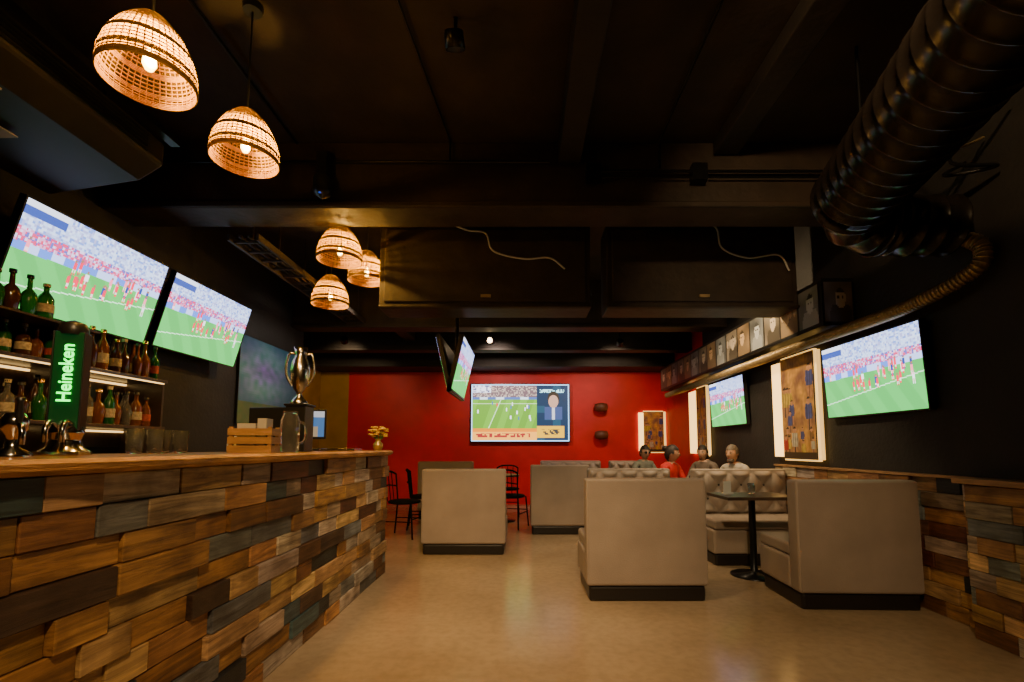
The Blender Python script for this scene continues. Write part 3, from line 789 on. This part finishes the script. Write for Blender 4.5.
    if hairstyle=='bun': b.ball((0,.1,.06),(.045,.045,.045),14,0)
    if beard:
        b.ball((0,-.055,-.085),(.05,.045,.035),14,0)
    if glasses:
        for s2 in (-1,1): b.ball((s2*.032,-.098,.01),(.024,.004,.018),12,1)
        b.tube([(-.075,.0,.012),(-.06,-.09,.012),(.06,-.09,.012),(.075,.0,.012)],.003,6,1)
    b.build('hair',[mh,M['black']],hd)
    return e
def stool(name,x,y):
    b=B(); b.lathe([(.15,.35),(.17,.36),(.17,.39),(.14,.405),(0,.405)],n=24,m=0,caps=False); b.lathe([(0,.35),(.15,.35)],n=24,caps=False)
    for k in range(4):
        a=math.pi/4+k*math.pi/2; b.tube([(.11*math.cos(a),.11*math.sin(a),.36),(.17*math.cos(a),.17*math.sin(a),0)],.014,8,m=1)
    b.tube([(.148*math.cos(t*math.pi/8),.148*math.sin(t*math.pi/8),.18) for t in range(16)],.008,6,m=1,closed=True)
    b.build(name,['uph','blackm'],loc=(x,y,0))
P=[('seated_man',2.79,6.25,R(-60),(.38,.34,.29),(.12,.09,.065),dict(beard=True,lean=.10,turn=R(5),skin=(.55,.3,.19))),
   ('seated_woman',1.92,6.50,R(40),(.55,.02,.015),(.02,.010,.008),dict(hairstyle='bun',lean=.05,turn=R(25))),
   ('seated_woman.001',2.80,7.30,R(-50),(.16,.12,.10),(.03,.015,.010),dict(hairstyle='long',lean=.14,turn=R(10),skin=(.52,.29,.19))),
   ('seated_man.001',1.84,7.65,R(25),(.20,.20,.17),(.02,.014,.010),dict(glasses=True,lean=.08,turn=R(-10)))]
for i,(nm,x,y,rz,sh,hc,kw) in enumerate(P):
    person(nm,x,y,rz,sh,hc,**kw)
    stool('stool' if i==0 else 'stool.%03d'%i,x,y)

# ---------------------------------------------------------------- lights
def spot(name,loc,target,energy,size=80,blend=.7,color=(1,.71,.39),rad=.08):
    e=empty(name,loc)
    d=(Vector(target)-Vector(loc)); q=d.to_track_quat('-Z','Y').to_euler()
    b=B(); b.lathe([(.055,.09),(.06,.0),(.055,0),(.05,.03),(0,.03)],n=20,caps=False); b.lathe([(0,.09),(.055,.09)],n=20,caps=False); b.lathe([(.05,.028),(0,.028)],n=20,m=1,caps=False)
    b.build('fixture',['blackm','dl'],e,rot=q)
    b=B(); b.tube([(0,0,.05),(0,0,max(.06,ZC-loc[2]-.002))],.012,8); b.build('stem',['blackm'],e)
    L=bpy.data.lights.new(name+'_spot','SPOT'); L.energy=energy; L.spot_size=R(size); L.spot_blend=blend; L.color=color; L.shadow_soft_size=rad
    lo=bpy.data.objects.new('spot_light',L); COL.objects.link(lo); lo.parent=e; lo.rotation_euler=q; lo.location=d.normalized()*.03
spot('ceiling_spotlight',(.2,-.3,3.5),(.6,3.2,0),380,62)
spot('ceiling_spotlight.001',(1.2,.0,3.5),(1.9,3.9,.3),80,50)
spot('ceiling_spotlight.002',(-.4,2.6,3.5),(-.2,4.4,0),200,66)
spot('ceiling_spotlight.003',(.75,5.6,3.0),(1.1,6.2,0),80,95)
spot('ceiling_spotlight.004',(-.55,7.9,2.95),(-.3,10.2,1.4),120,100,color=(1,.75,.6))
spot('ceiling_spotlight.005',(2.1,5.9,2.95),(2.2,6.6,.9),130,95)
spot('ceiling_spotlight.006',(1.6,7.9,2.9),(1.7,10.2,1.2),110,100,color=(1,.7,.45))
spot('ceiling_spotlight.007',(-3.0,7.9,2.95),(-3.6,10,1.8),50,90)
spot('ceiling_spotlight.008',(.2,-.6,3.55),(-1.36,2.5,.5),380,68,color=(1,.64,.29))
spot('added_duct_spotlight',(.95,.9,3.55),(2.6,3.2,2.7),170,75,color=(1,.66,.32))  # added spot, brightens the dark duct and its elbow
spot('added_photo_strip_spotlight',(1.5,5.3,2.95),(2.72,5.4,2.3),150,130,color=(1,.72,.38))  # added fill spot for the photo strip
spot('ceiling_spotlight.011',(-1.9,6.3,3.1),(-3.4,6.4,2.0),50,90,color=(1,.85,.7))
b=B(); b.lathe([(0,-.09),(.03,-.08),(.045,-.05),(.03,-.015),(.015,0)],n=16); b.lathe([(.02,0),(.02,.05)],n=12,m=1); b.tube([(0,0,.05),(0,0,.74)],.004,6,m=1)
b.build('bare_ceiling_bulb',['dl','black'],loc=(-.55,7.6,2.955))
w=bpy.data.worlds.new('world'); scene.world=w; w.use_nodes=True
w.node_tree.nodes['Background'].inputs[0].default_value=(.9,.65,.45,1); w.node_tree.nodes['Background'].inputs[1].default_value=.02

# ---------------------------------------------------------------- camera
cam=bpy.data.cameras.new('camera'); cam.sensor_width=36; cam.lens=480/1024*36
cam.shift_x=-12/1024; cam.shift_y=64/1024; cam.clip_start=.05
co=bpy.data.objects.new('camera',cam); COL.objects.link(co); co.location=(0,0,1.2); co.rotation_euler=(R(95),0,0)
scene.camera=co
